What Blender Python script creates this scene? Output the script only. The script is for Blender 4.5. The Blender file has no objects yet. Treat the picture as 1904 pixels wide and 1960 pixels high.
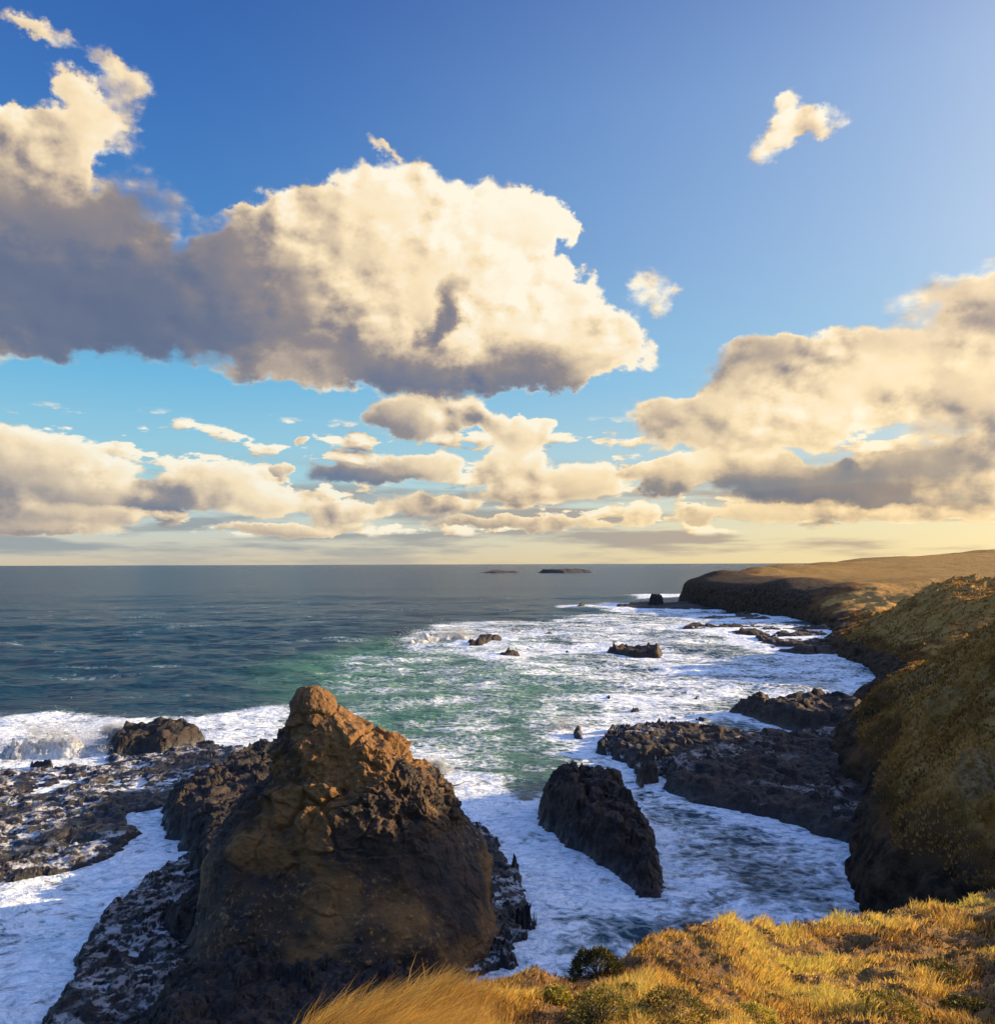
import bpy, math, random
import numpy as np
from mathutils import Vector

# ------------------------------------------------------------------ camera
R = math.radians
scene = bpy.context.scene
COL = scene.collection
F, HZ, CXP = 852.0, 563.9, 497.0          # focal length in pixels, horizon row, centre column
EYE = 22.0                                # eye height above the sea
K = 994.0 / 1904.0
SUN_AZ, SUN_EL = 78.0, 15.0               # degrees right of the view direction, above the horizon

cam_d = bpy.data.cameras.new('camera')
cam = bpy.data.objects.new('camera', cam_d)
COL.objects.link(cam)
cam.location = (0, 0, EYE)
cam.rotation_euler = (R(90), R(0.18), 0)
cam_d.sensor_fit = 'VERTICAL'
cam_d.sensor_height = 24.0
cam_d.lens = F / 1024 * 24
cam_d.shift_y = (HZ - 512) / 1024
cam_d.clip_start = 0.1
cam_d.clip_end = 100000
scene.camera = cam

vs = scene.view_settings
vs.view_transform = 'Standard'
vs.look = 'None'
vs.gamma = 1
vs.use_curve_mapping = False
vs.exposure = 1.2
scene.cycles.use_adaptive_sampling = True
scene.cycles.adaptive_threshold = 0.02
scene.cycles.max_bounces = 4
scene.cycles.diffuse_bounces = 2
scene.cycles.glossy_bounces = 2
scene.cycles.transmission_bounces = 2
scene.cycles.caustics_reflective = False
scene.cycles.caustics_refractive = False

sun_d = bpy.data.lights.new('sun', 'SUN')
sun_d.energy = 5.0
sun_d.angle = R(0.6)
sun_d.color = (1.0, 0.74, 0.40)
sun = bpy.data.objects.new('sun', sun_d)
COL.objects.link(sun)
SD = Vector((math.sin(R(SUN_AZ)) * math.cos(R(SUN_EL)), math.cos(R(SUN_AZ)) * math.cos(R(SUN_EL)), math.sin(R(SUN_EL))))
sun.rotation_euler = SD.to_track_quat('Z', 'Y').to_euler()


# ------------------------------------------------------------------ node helper
class NG:
    def __init__(s, tree):
        s.t = tree
        s.n = tree.nodes
        s.l = tree.links

    def put(s, sock, v):
        if v is None:
            return
        if isinstance(v, bpy.types.NodeSocket):
            s.l.new(v, sock)
        else:
            if sock.type == 'RGBA' and len(v) == 3:
                v = (*v, 1)
            sock.default_value = v

    def m(s, op, a, b=None, c=None, clamp=False):
        n = s.n.new('ShaderNodeMath')
        n.operation = op
        n.use_clamp = clamp
        for i, v in enumerate((a, b, c)):
            s.put(n.inputs[i], v)
        return n.outputs[0]

    def v(s, op, a, b=None, c=None):
        n = s.n.new('ShaderNodeVectorMath')
        n.operation = op
        if op == 'SCALE':
            s.put(n.inputs[0], a)
            s.put(n.inputs[3], b)
        else:
            for i, x in enumerate((a, b, c)):
                s.put(n.inputs[i], x)
        return n.outputs['Value'] if op in ('DOT_PRODUCT', 'LENGTH', 'DISTANCE') else n.outputs[0]

    def comb(s, x, y, z):
        n = s.n.new('ShaderNodeCombineXYZ')
        for i, v in enumerate((x, y, z)):
            s.put(n.inputs[i], v)
        return n.outputs[0]

    def sep(s, v):
        n = s.n.new('ShaderNodeSeparateXYZ')
        s.put(n.inputs[0], v)
        return n.outputs[0], n.outputs[1], n.outputs[2]

    def noise(s, vec, scale, detail=4, rough=0.5, lac=2.0, dist=0.0, color=False):
        n = s.n.new('ShaderNodeTexNoise')
        s.put(n.inputs['Vector'], vec)
        n.inputs['Scale'].default_value = scale
        n.inputs['Detail'].default_value = detail
        n.inputs['Roughness'].default_value = rough
        n.inputs['Lacunarity'].default_value = lac
        n.inputs['Distortion'].default_value = dist
        return n.outputs[1] if color else n.outputs[0]

    def voro(s, vec, scale, feature='F1', rand=1.0):
        n = s.n.new('ShaderNodeTexVoronoi')
        n.feature = feature
        s.put(n.inputs['Vector'], vec)
        n.inputs['Scale'].default_value = scale
        n.inputs['Randomness'].default_value = rand
        return n.outputs['Distance']

    def ss(s, x, a, b, lo=0.0, hi=1.0, smooth=True):
        n = s.n.new('ShaderNodeMapRange')
        n.interpolation_type = 'SMOOTHSTEP' if smooth else 'LINEAR'
        s.put(n.inputs[0], x)
        for i, v in enumerate((a, b, lo, hi)):
            s.put(n.inputs[i + 1], v)
        return n.outputs[0]

    def mix(s, f, a, b, mode='MIX'):
        n = s.n.new('ShaderNodeMix')
        n.data_type = 'RGBA'
        n.blend_type = mode
        s.put(n.inputs[0], f)
        s.put(n.inputs[6], a)
        s.put(n.inputs[7], b)
        return n.outputs[2]

    def ramp(s, x, stops, mode='LINEAR'):
        n = s.n.new('ShaderNodeValToRGB')
        s.put(n.inputs[0], x)
        cr = n.color_ramp
        cr.interpolation = mode
        while len(cr.elements) < len(stops):
            cr.elements.new(0.5)
        for e, (p, c) in zip(cr.elements, stops):
            e.position = p
            e.color = (*c, 1) if len(c) == 3 else c
        return n.outputs[0]

    def attr(s, name, out='Fac'):
        n = s.n.new('ShaderNodeAttribute')
        n.attribute_name = name
        return n.outputs[out]

    def bump(s, h, strength, dist, normal=None):
        n = s.n.new('ShaderNodeBump')
        n.inputs['Strength'].default_value = strength
        n.inputs['Distance'].default_value = dist
        s.put(n.inputs['Height'], h)
        if normal is not None:
            s.put(n.inputs['Normal'], normal)
        return n.outputs[0]


def lin(r, g, b):
    f = lambda c: (c / 255 / 12.92) if c / 255 <= 0.04045 else ((c / 255 + 0.055) / 1.055) ** 2.4
    return (f(r), f(g), f(b))


# ------------------------------------------------------------------ sky with clouds
# directions are (azimuth, elevation) in units of 0.0613 rad
UNIT = 0.0613


def skyc(X, Y):
    u = (X * K - CXP) / F
    v = (HZ - Y * K) / F
    return math.atan(u) / UNIT, math.atan(v / math.sqrt(1 + u * u)) / UNIT


# azimuth, elevation of each cloud lump: X, Y, rx, ry, brightness bias, tilt
CLOUDS = [
    # great cloud, its lit crown and right lobe
    (775, 430, 140, 108, .60, 0), (680, 500, 180, 122, .40, 0), (890, 475, 170, 112, .62, 0),
    (995, 445, 105, 55, .72, -8), (850, 560, 220, 140, .78, 0), (1065, 618, 130, 88, .58, -20),
    (1145, 660, 95, 56, .50, 0), (960, 600, 150, 110, .70, 0), (620, 560, 230, 150, .10, 0),
    (585, 465, 95, 62, .35, 0), (1035, 455, 75, 46, .65, -15),
    (850, 595, 80, 32, -1.9, 42),
    # flat grey foot of the great cloud
    (880, 700, 250, 48, -.42, -3), (1045, 705, 130, 38, -.30, 8), (620, 650, 230, 66, -.40, -12),
    (560, 700, 130, 40, .10, -8), (330, 590, 240, 78, -.62, -5), (500, 530, 170, 90, -.40, 0),
    # dark bank at the left
    (110, 530, 230, 115, -.70, 0), (30, 610, 150, 50, -.50, 0), (180, 440, 118, 70, -.45, 0),
    (60, 385, 120, 100, -.15, 0), (20, 470, 130, 120, -.45, 0), (90, 290, 120, 60, .20, 10),
    (20, 280, 80, 60, .25, 0), (200, 212, 72, 30, .42, -35), (145, 180, 34, 22, .35, -20), (255, 165, 40, 24, .10, -10), (195, 108, 34, 12, .1, -10), (92, 56, 36, 13, .25, -20), (45, 38, 26, 10, .0, -20),
    (300, 380, 60, 35, -.35, 0),
    # small torn clouds
    (735, 278, 32, 10, .45, -22), (475, 408, 30, 10, .55, -5), (1500, 265, 62, 22, .50, 25), (1560, 240, 56, 18, .5, -8),
    (1510, 205, 30, 18, .4, 0), (1252, 558, 46, 34, .55, 10),
    # clouds below the great one
    (830, 790, 130, 45, .25, 0), (780, 805, 90, 32, -.05, 0), (985, 830, 70, 36, .55, 5), (1018, 815, 36, 30, .6, 0),
    (590, 840, 18, 8, .4, 0),
    # right cloud
    (1480, 712, 140, 58, -.05, 8), (1600, 708, 160, 62, .25, 0), (1750, 730, 170, 60, .6, 8), (1880, 680, 110, 72, .10, 20),
    (1900, 715, 140, 60, .65, 0), (1480, 790, 170, 65, .62, 5), (1330, 800, 120, 48, .2, 0), (1400, 840, 160, 32, .55, 0), (1560, 760, 150, 60, .75, 0), (1900, 625, 70, 32, -.35, 10),
    # grey bank at the lower right
    (1770, 896, 190, 29, -.15, 6), (1900, 866, 80, 36, -.15, 15), (1560, 915, 200, 40, -.25, 2), (1700, 935, 260, 45, -.20, -2), (1400, 895, 130, 30, .35, 0),
    (1290, 905, 90, 25, .5, 0), (1270, 940, 50, 18, -.2, 0), (1830, 950, 140, 40, .1, -5),
    # cumulus rows over the sea
    (15, 858, 62, 40, .5, 0), (150, 888, 105, 44, .45, 0), (50, 925, 130, 34, -.05, 0), (180, 935, 90, 28, .3, 0), (395, 915, 92, 34, .40, 0), (330, 948, 100, 28, -.25, 0), (500, 950, 95, 34, .5, 0),
    (540, 898, 30, 14, .2, 0), (800, 893, 95, 32, .3, 0), (700, 908, 105, 24, -.35, 0), (660, 980, 90, 24, .3, 0), (830, 968, 100, 24, .15, 0), (975, 890, 72, 38, .5, 0), (1290, 900, 90, 28, .5, 0), (1500, 984, 120, 20, .5, 0), (1700, 990, 180, 16, .6, 0),
    (1000, 940, 90, 32, .35, 0), (1115, 925, 95, 42, .45, 0), (1220, 985, 42, 24, .5, 0), (1340, 985, 42, 17, .35, 0), (110, 980, 150, 20, .1, 0), (60, 1005, 150, 14, .0, 0), (560, 1008, 160, 13, .25, 0), (1000, 1003, 200, 13, .15, 0),
]
# cloud behind and beside the camera, for reflections and other views
rnd = random.Random(4)
SIDE = [(-42, 13), (-40, 21), (-38, 5), (42, 9), (40, 14)]

world = bpy.data.worlds.new('World')
scene.world = world
world.use_nodes = True
wt = world.node_tree
wt.nodes.clear()
g = NG(wt)
gen = wt.nodes.new('ShaderNodeTexCoord').outputs['Generated']
d3 = g.v('NORMALIZE', gen)
dx, dy, dz = g.sep(d3)
az = g.m('ARCTAN2', dx, dy)
hyp = g.m('SQRT', g.m('ADD', g.m('MULTIPLY', dx, dx), g.m('MULTIPLY', dy, dy)))
el = g.m('ARCTAN2', dz, hyp)
A = g.m('DIVIDE', az, UNIT)
E = g.m('DIVIDE', el, UNIT)
S = g.comb(A, E, 0.0)
Q = g.comb(A, g.m('MULTIPLY', E, 1.3), 0.3)
wn1 = g.noise(Q, 0.75, 2, 0.55, color=True)
wn2 = g.noise(Q, 2.9, 4, 0.6, color=True)
w1 = g.v('MULTIPLY', g.v('SUBTRACT', wn1, (.5, .5, .5)), (1.7, 0.95, 0))
w2 = g.v('MULTIPLY', g.v('SUBTRACT', wn2, (.5, .5, .5)), (0.75, 0.5, 0))
fade = g.ss(E, 0.0, 4.5, 0.5, 1.0)
SW = g.v('ADD', S, g.v('SCALE', g.v('ADD', w1, w2), fade))
accW = accV = None
LD = (0.30, 0.22)
allc = []
side = []
for (X, Y, rx, ry, b, t) in CLOUDS:
    a, e = skyc(X, Y)
    allc.append((a, e, rx / 100, ry / 100, b, t))
for (a, e) in SIDE:
    side.append((R(a) / UNIT, R(e) / UNIT, rnd.uniform(3, 5), rnd.uniform(.9, 1.8), .25 if a > 0 else .0, 0))
allc += side
SW2 = g.v('ADD', S, g.v('ADD', w2, g.v('SCALE', w1, 0.25)))
cur = SW
for i, (a, e, rx, ry, b, t) in enumerate(allc):
    if i and i % 8 == 0:    # reading the running sum keeps only a few values alive at a time
        cur = g.v('MULTIPLY_ADD', accV, (1e-7, 0, 0), SW)
    thin = rx < 0.75 and e > 4.2 and b > -1
    rx *= 1.7 if thin else 1.28
    ry *= 1.9 if thin else 1.28
    if abs(t) >= 10:
        mp = wt.nodes.new('ShaderNodeMapping')
        mp.vector_type = 'TEXTURE'
        wt.links.new(SW2 if thin else cur, mp.inputs['Vector'])
        mp.inputs['Location'].default_value = (a, e, 0)
        mp.inputs['Rotation'].default_value = (0, 0, R(t))
        mp.inputs['Scale'].default_value = (rx, ry, 1)
        q = mp.outputs[0]
    else:
        q = g.v('MULTIPLY_ADD', SW2 if thin else cur, (1 / rx, 1 / ry, 0), (-a / rx, -e / ry, 0))
    mq = g.m('SUBTRACT', 1.0, g.v('DOT_PRODUCT', q, q), clamp=True)
    w = g.m('MULTIPLY', mq, mq)
    if thin:
        w = g.m('MULTIPLY', w, 0.33)      # thin torn scraps
    lx, ly = LD[0] / rx, (LD[1] if e > 3.3 else 0.42) / ry
    lv = (lx, ly, b - lx * a - ly * e)
    accW = w if accW is None else g.m('ADD', accW, w)
    accV = g.v('MULTIPLY', w, lv) if accV is None else g.v('MULTIPLY_ADD', w, lv, accV)
accB = g.v('DOT_PRODUCT', accV, g.v('ADD', SW, (0, 0, 1)))
shade = g.m('DIVIDE', accB, g.m('MAXIMUM', accW, 0.0005))
fb = g.noise(Q, 1.9, 7, 0.55)
fb0 = g.noise(Q, 1.3, 4, 0.5)
fb2 = g.noise(g.v('ADD', Q, (0.20, 0.16, 0.0)), 1.3, 4, 0.5)
# low streaky layer just over the horizon
QS = g.comb(g.m('MULTIPLY', A, 0.28), g.m('MULTIPLY', E, 2.6), 1.7)
st = g.noise(QS, 1.0, 5, 0.55)
stm = g.m('MULTIPLY', g.ss(E, 0.0, 0.35, 0.55, 1.0), g.ss(E, 1.2, 2.2, 1.0, 0.0))
sta = g.m('MULTIPLY', g.ss(st, 0.42, 0.58), stm)
dens = g.m('ADD', accW, g.m('MULTIPLY', g.m('SUBTRACT', fb, 0.5), g.m('MULTIPLY', g.m('MINIMUM', g.m('MULTIPLY', accW, 4.0), 1.0), 0.55)))
# small puffs and thin layers all along the horizon
QB = g.comb(g.m('MULTIPLY', A, 0.95), g.m('MULTIPLY', E, 2.7), 4.1)
pf = g.noise(QB, 1.0, 6, 0.56)
pf2 = g.noise(g.v('ADD', QB, (0.12, 0.42, 0.0)), 1.0, 3, 0.5)
bandm = g.m('MULTIPLY', g.ss(E, 0.35, 0.9), g.ss(E, 2.1, 3.0, 1.0, 0.0))
pd = g.m('MULTIPLY', g.ss(pf, 0.47, 0.68, 0.0, 0.75), bandm)
own = g.m('MULTIPLY', accW, 3.0, clamp=True)
psh = g.m('ADD', g.m('MULTIPLY', g.m('SUBTRACT', pf, pf2), 4.5), 0.25)
shade = g.m('ADD', g.m('MULTIPLY', shade, own), g.m('MULTIPLY', psh, g.m('SUBTRACT', 1.0, own)))
dens = g.m('MAXIMUM', dens, pd)
alpha = g.ss(dens, 0.09, g.ss(shade, -0.3, 0.5, 0.52, 0.30))
alpha = g.m('MULTIPLY', alpha, g.ss(E, 0.0, 5.0, 0.9, 1.0))
relief = g.m('MULTIPLY', g.m('SUBTRACT', fb0, fb2), g.ss(g.sep(wn1)[2], 0.38, 0.62, 0.4, 2.3))
relief = g.m('MULTIPLY', relief, g.ss(shade, -0.7, 0.3, 0.35, 1.0))
edge = g.ss(dens, 0.2, 0.75, 0.22, 0.0)
lum = g.m('ADD', g.m('ADD', shade, relief), edge)
lumn = g.ss(lum, -1.0, 1.05, smooth=False)
ccol = g.ramp(lumn, [(0.0, lin(84, 102, 136)), (0.22, lin(108, 118, 142)), (0.40, lin(146, 138, 140)), (0.57, lin(212, 192, 166)), (0.74, lin(250, 228, 190)), (0.90, lin(255, 247, 226))])
warm = g.ss(A, -5.0, 7.0)
low = g.ss(E, 0.0, 5.0, 1.0, 0.0)
ccol = g.mix(g.m('MULTIPLY', g.m('MULTIPLY', warm, low), 0.55), ccol, g.mix(1.0, ccol, (1.12, 0.98, 0.66), 'MULTIPLY'))
# clear sky
sky = wt.nodes.new('ShaderNodeTexSky')
sky.sky_type = 'NISHITA'
sky.sun_disc = False
sky.sun_elevation = R(SUN_EL)
sky.sun_rotation = R(SUN_AZ)
sky.air_density = 1.0
sky.dust_density = 0.6
sky.ozone_density = 2.0
elr = g.ss(E, 0.0, 10.0, smooth=False)
grL = g.ramp(elr, [(0.0, lin(214, 200, 176)), (0.06, lin(205, 212, 204)), (0.16, lin(165, 214, 228)), (0.33, lin(116, 190, 230)), (0.55, lin(76, 140, 206)), (0.80, lin(58, 114, 190)), (0.97, lin(48, 98, 175))])
grR = g.ramp(elr, [(0.0, lin(255, 230, 168)), (0.06, lin(250, 232, 180)), (0.16, lin(214, 224, 218)), (0.33, lin(168, 208, 236)), (0.55, lin(164, 198, 235)), (0.80, lin(146, 182, 228)), (0.97, lin(122, 156, 212))])
lat = g.ss(A, -7.0, 11.0)
base = g.mix(lat, grL, grR)
skyt = g.mix(1.0, sky.outputs[0], (0.10, 0.10, 0.10), 'MULTIPLY')
clear = g.mix(0.88, skyt, base)
stc = g.mix(lat, lin(150, 160, 165), lin(190, 165, 140))
clear = g.mix(g.m('MULTIPLY', sta, 0.9), clear, stc)
glow = g.m('POWER', g.m('MAXIMUM', g.v('DOT_PRODUCT', d3, tuple(SD)), 0.0), 8.0)


def sky_out(c):
    c = g.mix(g.m('MULTIPLY', glow, 1.0), c, (2.2, 1.55, 0.8), 'ADD')
    b = wt.nodes.new('ShaderNodeBackground')
    wt.links.new(g.mix(1.0, c, (8.7, 8.7, 8.7), 'MULTIPLY'), b.inputs[0])
    b.inputs[1].default_value = 0.05
    return b.outputs[0]


def two(fac, a, b):
    n = wt.nodes.new('ShaderNodeMixShader')
    wt.links.new(fac, n.inputs[0])
    wt.links.new(a, n.inputs[1])
    wt.links.new(b, n.inputs[2])
    return n.outputs[0]


rest = g.noise(g.v('MULTIPLY', d3, (1, 1, 2.5)), 2.6, 4, 0.6)
resta = g.m('MULTIPLY', g.ss(rest, 0.50, 0.66), g.ss(E, 0.5, 3.0))
outside = g.mix(resta, g.mix(1.0, clear, (1.2, 1.6, 1.95), 'MULTIPLY'), g.mix(rest, (0.35, 0.40, 0.55), (1.2, 1.12, 1.0)))  # sky out of view, made brighter and bluer as fill for shaded foam
far_out = g.m('MAXIMUM', g.ss(g.m('ABSOLUTE', A), 11.3, 12.8), g.ss(E, 10.4, 12.0))
above = two(far_out, sky_out(g.mix(alpha, clear, ccol)), sky_out(outside))
under = wt.nodes.new('ShaderNodeBackground')
under.inputs[0].default_value = (*lin(60, 80, 95), 1)
wo = wt.nodes.new('ShaderNodeOutputWorld')
wt.links.new(two(g.ss(E, -0.3, -0.05, 1.0, 0.0), above, under.outputs[0]), wo.inputs[0])
world.cycles.sampling_method = 'MANUAL'
world.cycles.sample_map_resolution = 512

# ------------------------------------------------------------------ numpy noise
_rs = np.random.RandomState(7)
_P = np.concatenate([_rs.permutation(256)] * 3)
_G = _rs.normal(size=(256, 3))
_G /= np.linalg.norm(_G, axis=1)[:, None]


def perlin(x, y, z=0.0):
    x, y, z = np.broadcast_arrays(np.asarray(x, float), np.asarray(y, float), np.asarray(z, float))
    xi, yi, zi = (np.floor(v).astype(int) for v in (x, y, z))
    xf, yf, zf = x - xi, y - yi, z - zi
    xi &= 255
    yi &= 255
    zi &= 255
    fd = lambda t: t * t * t * (t * (t * 6 - 15) + 10)
    u, v, w = fd(xf), fd(yf), fd(zf)
    out = 0
    for cx in (0, 1):
        wx = u if cx else 1 - u
        for cy in (0, 1):
            wy = v if cy else 1 - v
            for cz in (0, 1):
                h = _G[_P[_P[_P[xi + cx] + yi + cy] + zi + cz]]
                wz = w if cz else 1 - w
                out = out + wx * wy * wz * (h[..., 0] * (xf - cx) + h[..., 1] * (yf - cy) + h[..., 2] * (zf - cz))
    return out * 1.5


def fbm(x, y, z=0.0, oct=5, rough=0.5, ridged=False):
    s, a, f, n = 0.0, 1.0, 1.0, 0.0
    for i in range(oct):
        p = perlin(x * f + 13.7 * i, y * f + 5.1 * i, z * f + 3.3 * i)
        if ridged:
            p = 1 - 2 * np.abs(p) * 1.6
        s = s + a * p
        n += a
        a *= rough
        f *= 2.03
    return s / n


def cells(x, y, z, seed=0):
    """Cellular noise: distance to the cell edge and a random number per cell."""
    xi, yi, zi = (np.floor(v).astype(int) for v in (x, y, z))
    f1 = np.full(x.shape, 9.0)
    f2 = np.full(x.shape, 9.0)
    idr = np.zeros(x.shape)
    for a in (-1, 0, 1):
        for b in (-1, 0, 1):
            for c in (-1, 0, 1):
                X_, Y_, Z_ = xi + a, yi + b, zi + c
                h = _P[_P[_P[(X_ + seed) & 255] + (Y_ & 255)] + (Z_ & 255)]
                h2, h3, h4 = _P[h], _P[h + 57], _P[h + 111]
                d = np.sqrt((X_ + h / 255 - x) ** 2 + (Y_ + h2 / 255 - y) ** 2 + (Z_ + h3 / 255 - z) ** 2)
                n = d < f1
                f2 = np.where(n, f1, np.minimum(f2, d))
                idr = np.where(n, h4 / 255.0, idr)
                f1 = np.where(n, d, f1)
    return f2 - f1, idr


def sst(x, a, b):
    t = np.clip((x - a) / (b - a), 0, 1)
    return t * t * (3 - 2 * t)


def ground(X, Y, z=0.0):
    """A point of the picture (1904 px wide) lying at height z, in metres."""
    D = F * (EYE - z) / (Y * K - HZ)
    return ((X * K - CXP) / F * D, D)


def gpoly(pts, z=0.0):
    return np.array([ground(X, Y, z) for X, Y in pts])


def sdpoly(px, py, poly):
    """Signed distance to a polygon, positive inside."""
    d = np.full(px.shape, 1e9)
    ins = np.zeros(px.shape, bool)
    n = len(poly)
    for i in range(n):
        ax, ay = poly[i]
        bx, by = poly[(i + 1) % n]
        ex, ey = bx - ax, by - ay
        t = np.clip(((px - ax) * ex + (py - ay) * ey) / (ex * ex + ey * ey + 1e-12), 0, 1)
        d = np.minimum(d, (px - ax - t * ex) ** 2 + (py - ay - t * ey) ** 2)
        c = ((ay > py) != (by > py)) & (px < (bx - ax) * (py - ay) / (by - ay + 1e-12) + ax)
        ins ^= c
    d = np.sqrt(d)
    return np.where(ins, d, -d)


def mesh_np(name, co, faces, mat, attrs=None, smooth=True, parent=None):
    co = np.asarray(co, np.float32).reshape(-1, 3)
    faces = np.asarray(faces, np.int32)
    k = faces.shape[1]
    me = bpy.data.meshes.new(name)
    me.vertices.add(len(co))
    me.vertices.foreach_set('co', co.ravel())
    me.loops.add(faces.size)
    me.loops.foreach_set('vertex_index', faces.ravel())
    me.polygons.add(len(faces))
    me.polygons.foreach_set('loop_start', np.arange(0, faces.size, k, dtype=np.int32))
    me.polygons.foreach_set('use_smooth', np.full(len(faces), smooth))
    me.update(calc_edges=True)
    me.validate()
    for an, av in (attrs or {}).items():
        at = me.attributes.new(an, 'FLOAT', 'POINT')
        at.data.foreach_set('value', np.asarray(av, np.float32).ravel())
    me.materials.append(mat)
    o = bpy.data.objects.new(name, me)
    COL.objects.link(o)
    if parent:
        o.parent = parent
    return o


def grid_faces(nr, nc, keep=None, wrap=False):
    r = np.arange(nr - 1)[:, None]
    c = np.arange(nc if wrap else nc - 1)[None, :]
    c2 = (c + 1) % nc
    f = np.stack([r * nc + c, r * nc + c2, (r + 1) * nc + c2, (r + 1) * nc + c], -1).reshape(-1, 4)
    if keep is not None:
        f = f[keep.ravel()[f].any(1)]
    return f


def compact(co, f, attrs=None):
    used = np.unique(f)
    mp = np.full(len(co), -1)
    mp[used] = np.arange(len(used))
    return co[used], mp[f], {k: v[used] for k, v in (attrs or {}).items()}


def tag(o, label=None, cat=None, group=None, kind=None):
    for k, v in (('label', label), ('category', cat), ('group', group), ('kind', kind)):
        if v:
            o[k] = v
    return o


def origin_to(o, p):
    """Put the object's origin at its base."""
    me = o.data
    n = len(me.vertices)
    a = np.empty(n * 3, np.float32)
    me.vertices.foreach_get('co', a)
    a = a.reshape(-1, 3) - np.array(p, np.float32)
    me.vertices.foreach_set('co', a.ravel())
    me.update()
    o.location = p
    return o


# ------------------------------------------------------------------ materials
def new_mat(name):
    m = bpy.data.materials.new(name)
    m.use_nodes = True
    t = m.node_tree
    g = NG(t)
    b = t.nodes['Principled BSDF']
    return m, g, b


def pos(g):
    return g.n.new('ShaderNodeNewGeometry').outputs['Position']


def mat_water():
    m, g, b = new_mat('sea_water')
    P = pos(g)
    aer = g.attr('aerated')
    cov = g.attr('foam')
    px, py, pz = g.sep(P)
    # foam lace: warped cells and streaks
    wp = g.noise(P, 0.15, 4, 0.6, color=True)
    W = g.v('ADD', P, g.v('SCALE', g.v('SUBTRACT', wp, (.5, .5, .5)), 10.0))
    n1 = g.m('MULTIPLY_ADD', g.noise(g.v('MULTIPLY', W, (0.7, 1.3, 1)), 0.22, 7, 0.62), 1.55, -0.275)
    n2 = g.noise(g.v('MULTIPLY', W, (0.55, 1.3, 1)), 1.1, 6, 0.62)
    ve = g.voro(g.v('ADD', P, g.v('SCALE', g.v('SUBTRACT', g.noise(P, 0.9, 3, 0.6, color=True), (.5, .5, .5)), 1.6)), 0.75, 'DISTANCE_TO_EDGE')
    lace = g.m('SUBTRACT', 1.0, g.m('MULTIPLY', ve, 2.6), clamp=True)
    f = g.m('ADD', g.m('MULTIPLY', n1, 0.50), g.m('ADD', g.m('MULTIPLY', n2, 0.40), g.m('MULTIPLY', lace, 0.16)))
    # f runs about 0.3 .. 0.8; coverage slides the threshold
    thr = g.m('SUBTRACT', 0.82, g.m('MULTIPLY', cov, 0.50))
    foam = g.m('ADD', g.ss(g.m('SUBTRACT', f, thr), -0.12, 0.05, 0.0, 0.45), g.ss(g.m('SUBTRACT', f, thr), -0.01, 0.13, 0.0, 0.55))
    foam = g.m('MULTIPLY', foam, g.ss(cov, 0.0, 0.12))
    deep = g.mix(aer, (0.006, 0.038, 0.066), (0.036, 0.135, 0.088))
    milky = g.mix(g.m('MULTIPLY', g.ss(f, 0.35, 0.60), g.m('MULTIPLY', cov, 0.6)), deep, (0.16, 0.30, 0.30))
    n4 = g.noise(g.v('MULTIPLY', W, (0.7, 1.2, 1)), 2.4, 5, 0.65)
    fc = g.mix(g.ss(g.m('ADD', g.m('MULTIPLY', n2, 0.5), g.m('MULTIPLY', n4, 0.5)), 0.36, 0.58), (0.42, 0.55, 0.62), (0.93, 0.94, 0.95))
    g.put(b.inputs['Base Color'], g.mix(foam, milky, fc))
    g.put(b.inputs['Roughness'], g.mix(foam, (0.24, 0.24, 0.24), (0.75, 0.75, 0.75)))
    b.inputs['IOR'].default_value = 1.333
    b.inputs['Specular IOR Level'].default_value = 0.13
    # ripples
    r1 = g.noise(g.v('MULTIPLY', P, (0.6, 1.0, 1)), 0.42, 6, 0.66)
    r2 = g.noise(g.v('MULTIPLY', P, (0.6, 1.0, 1)), 0.075, 4, 0.6)
    hh = g.m('ADD', g.m('MULTIPLY', r1, 1.7), g.m('ADD', g.m('MULTIPLY', r2, 4.0), g.m('MULTIPLY', g.noise(g.v('MULTIPLY', P, (0.6, 1.0, 1)), 0.2, 3, 0.6), 3.0)))
    hh = g.m('ADD', hh, g.m('MULTIPLY', g.m('MULTIPLY', foam, n2), 0.45))
    g.put(b.inputs['Normal'], g.bump(hh, 1.0, 1.0))
    return m


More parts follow.
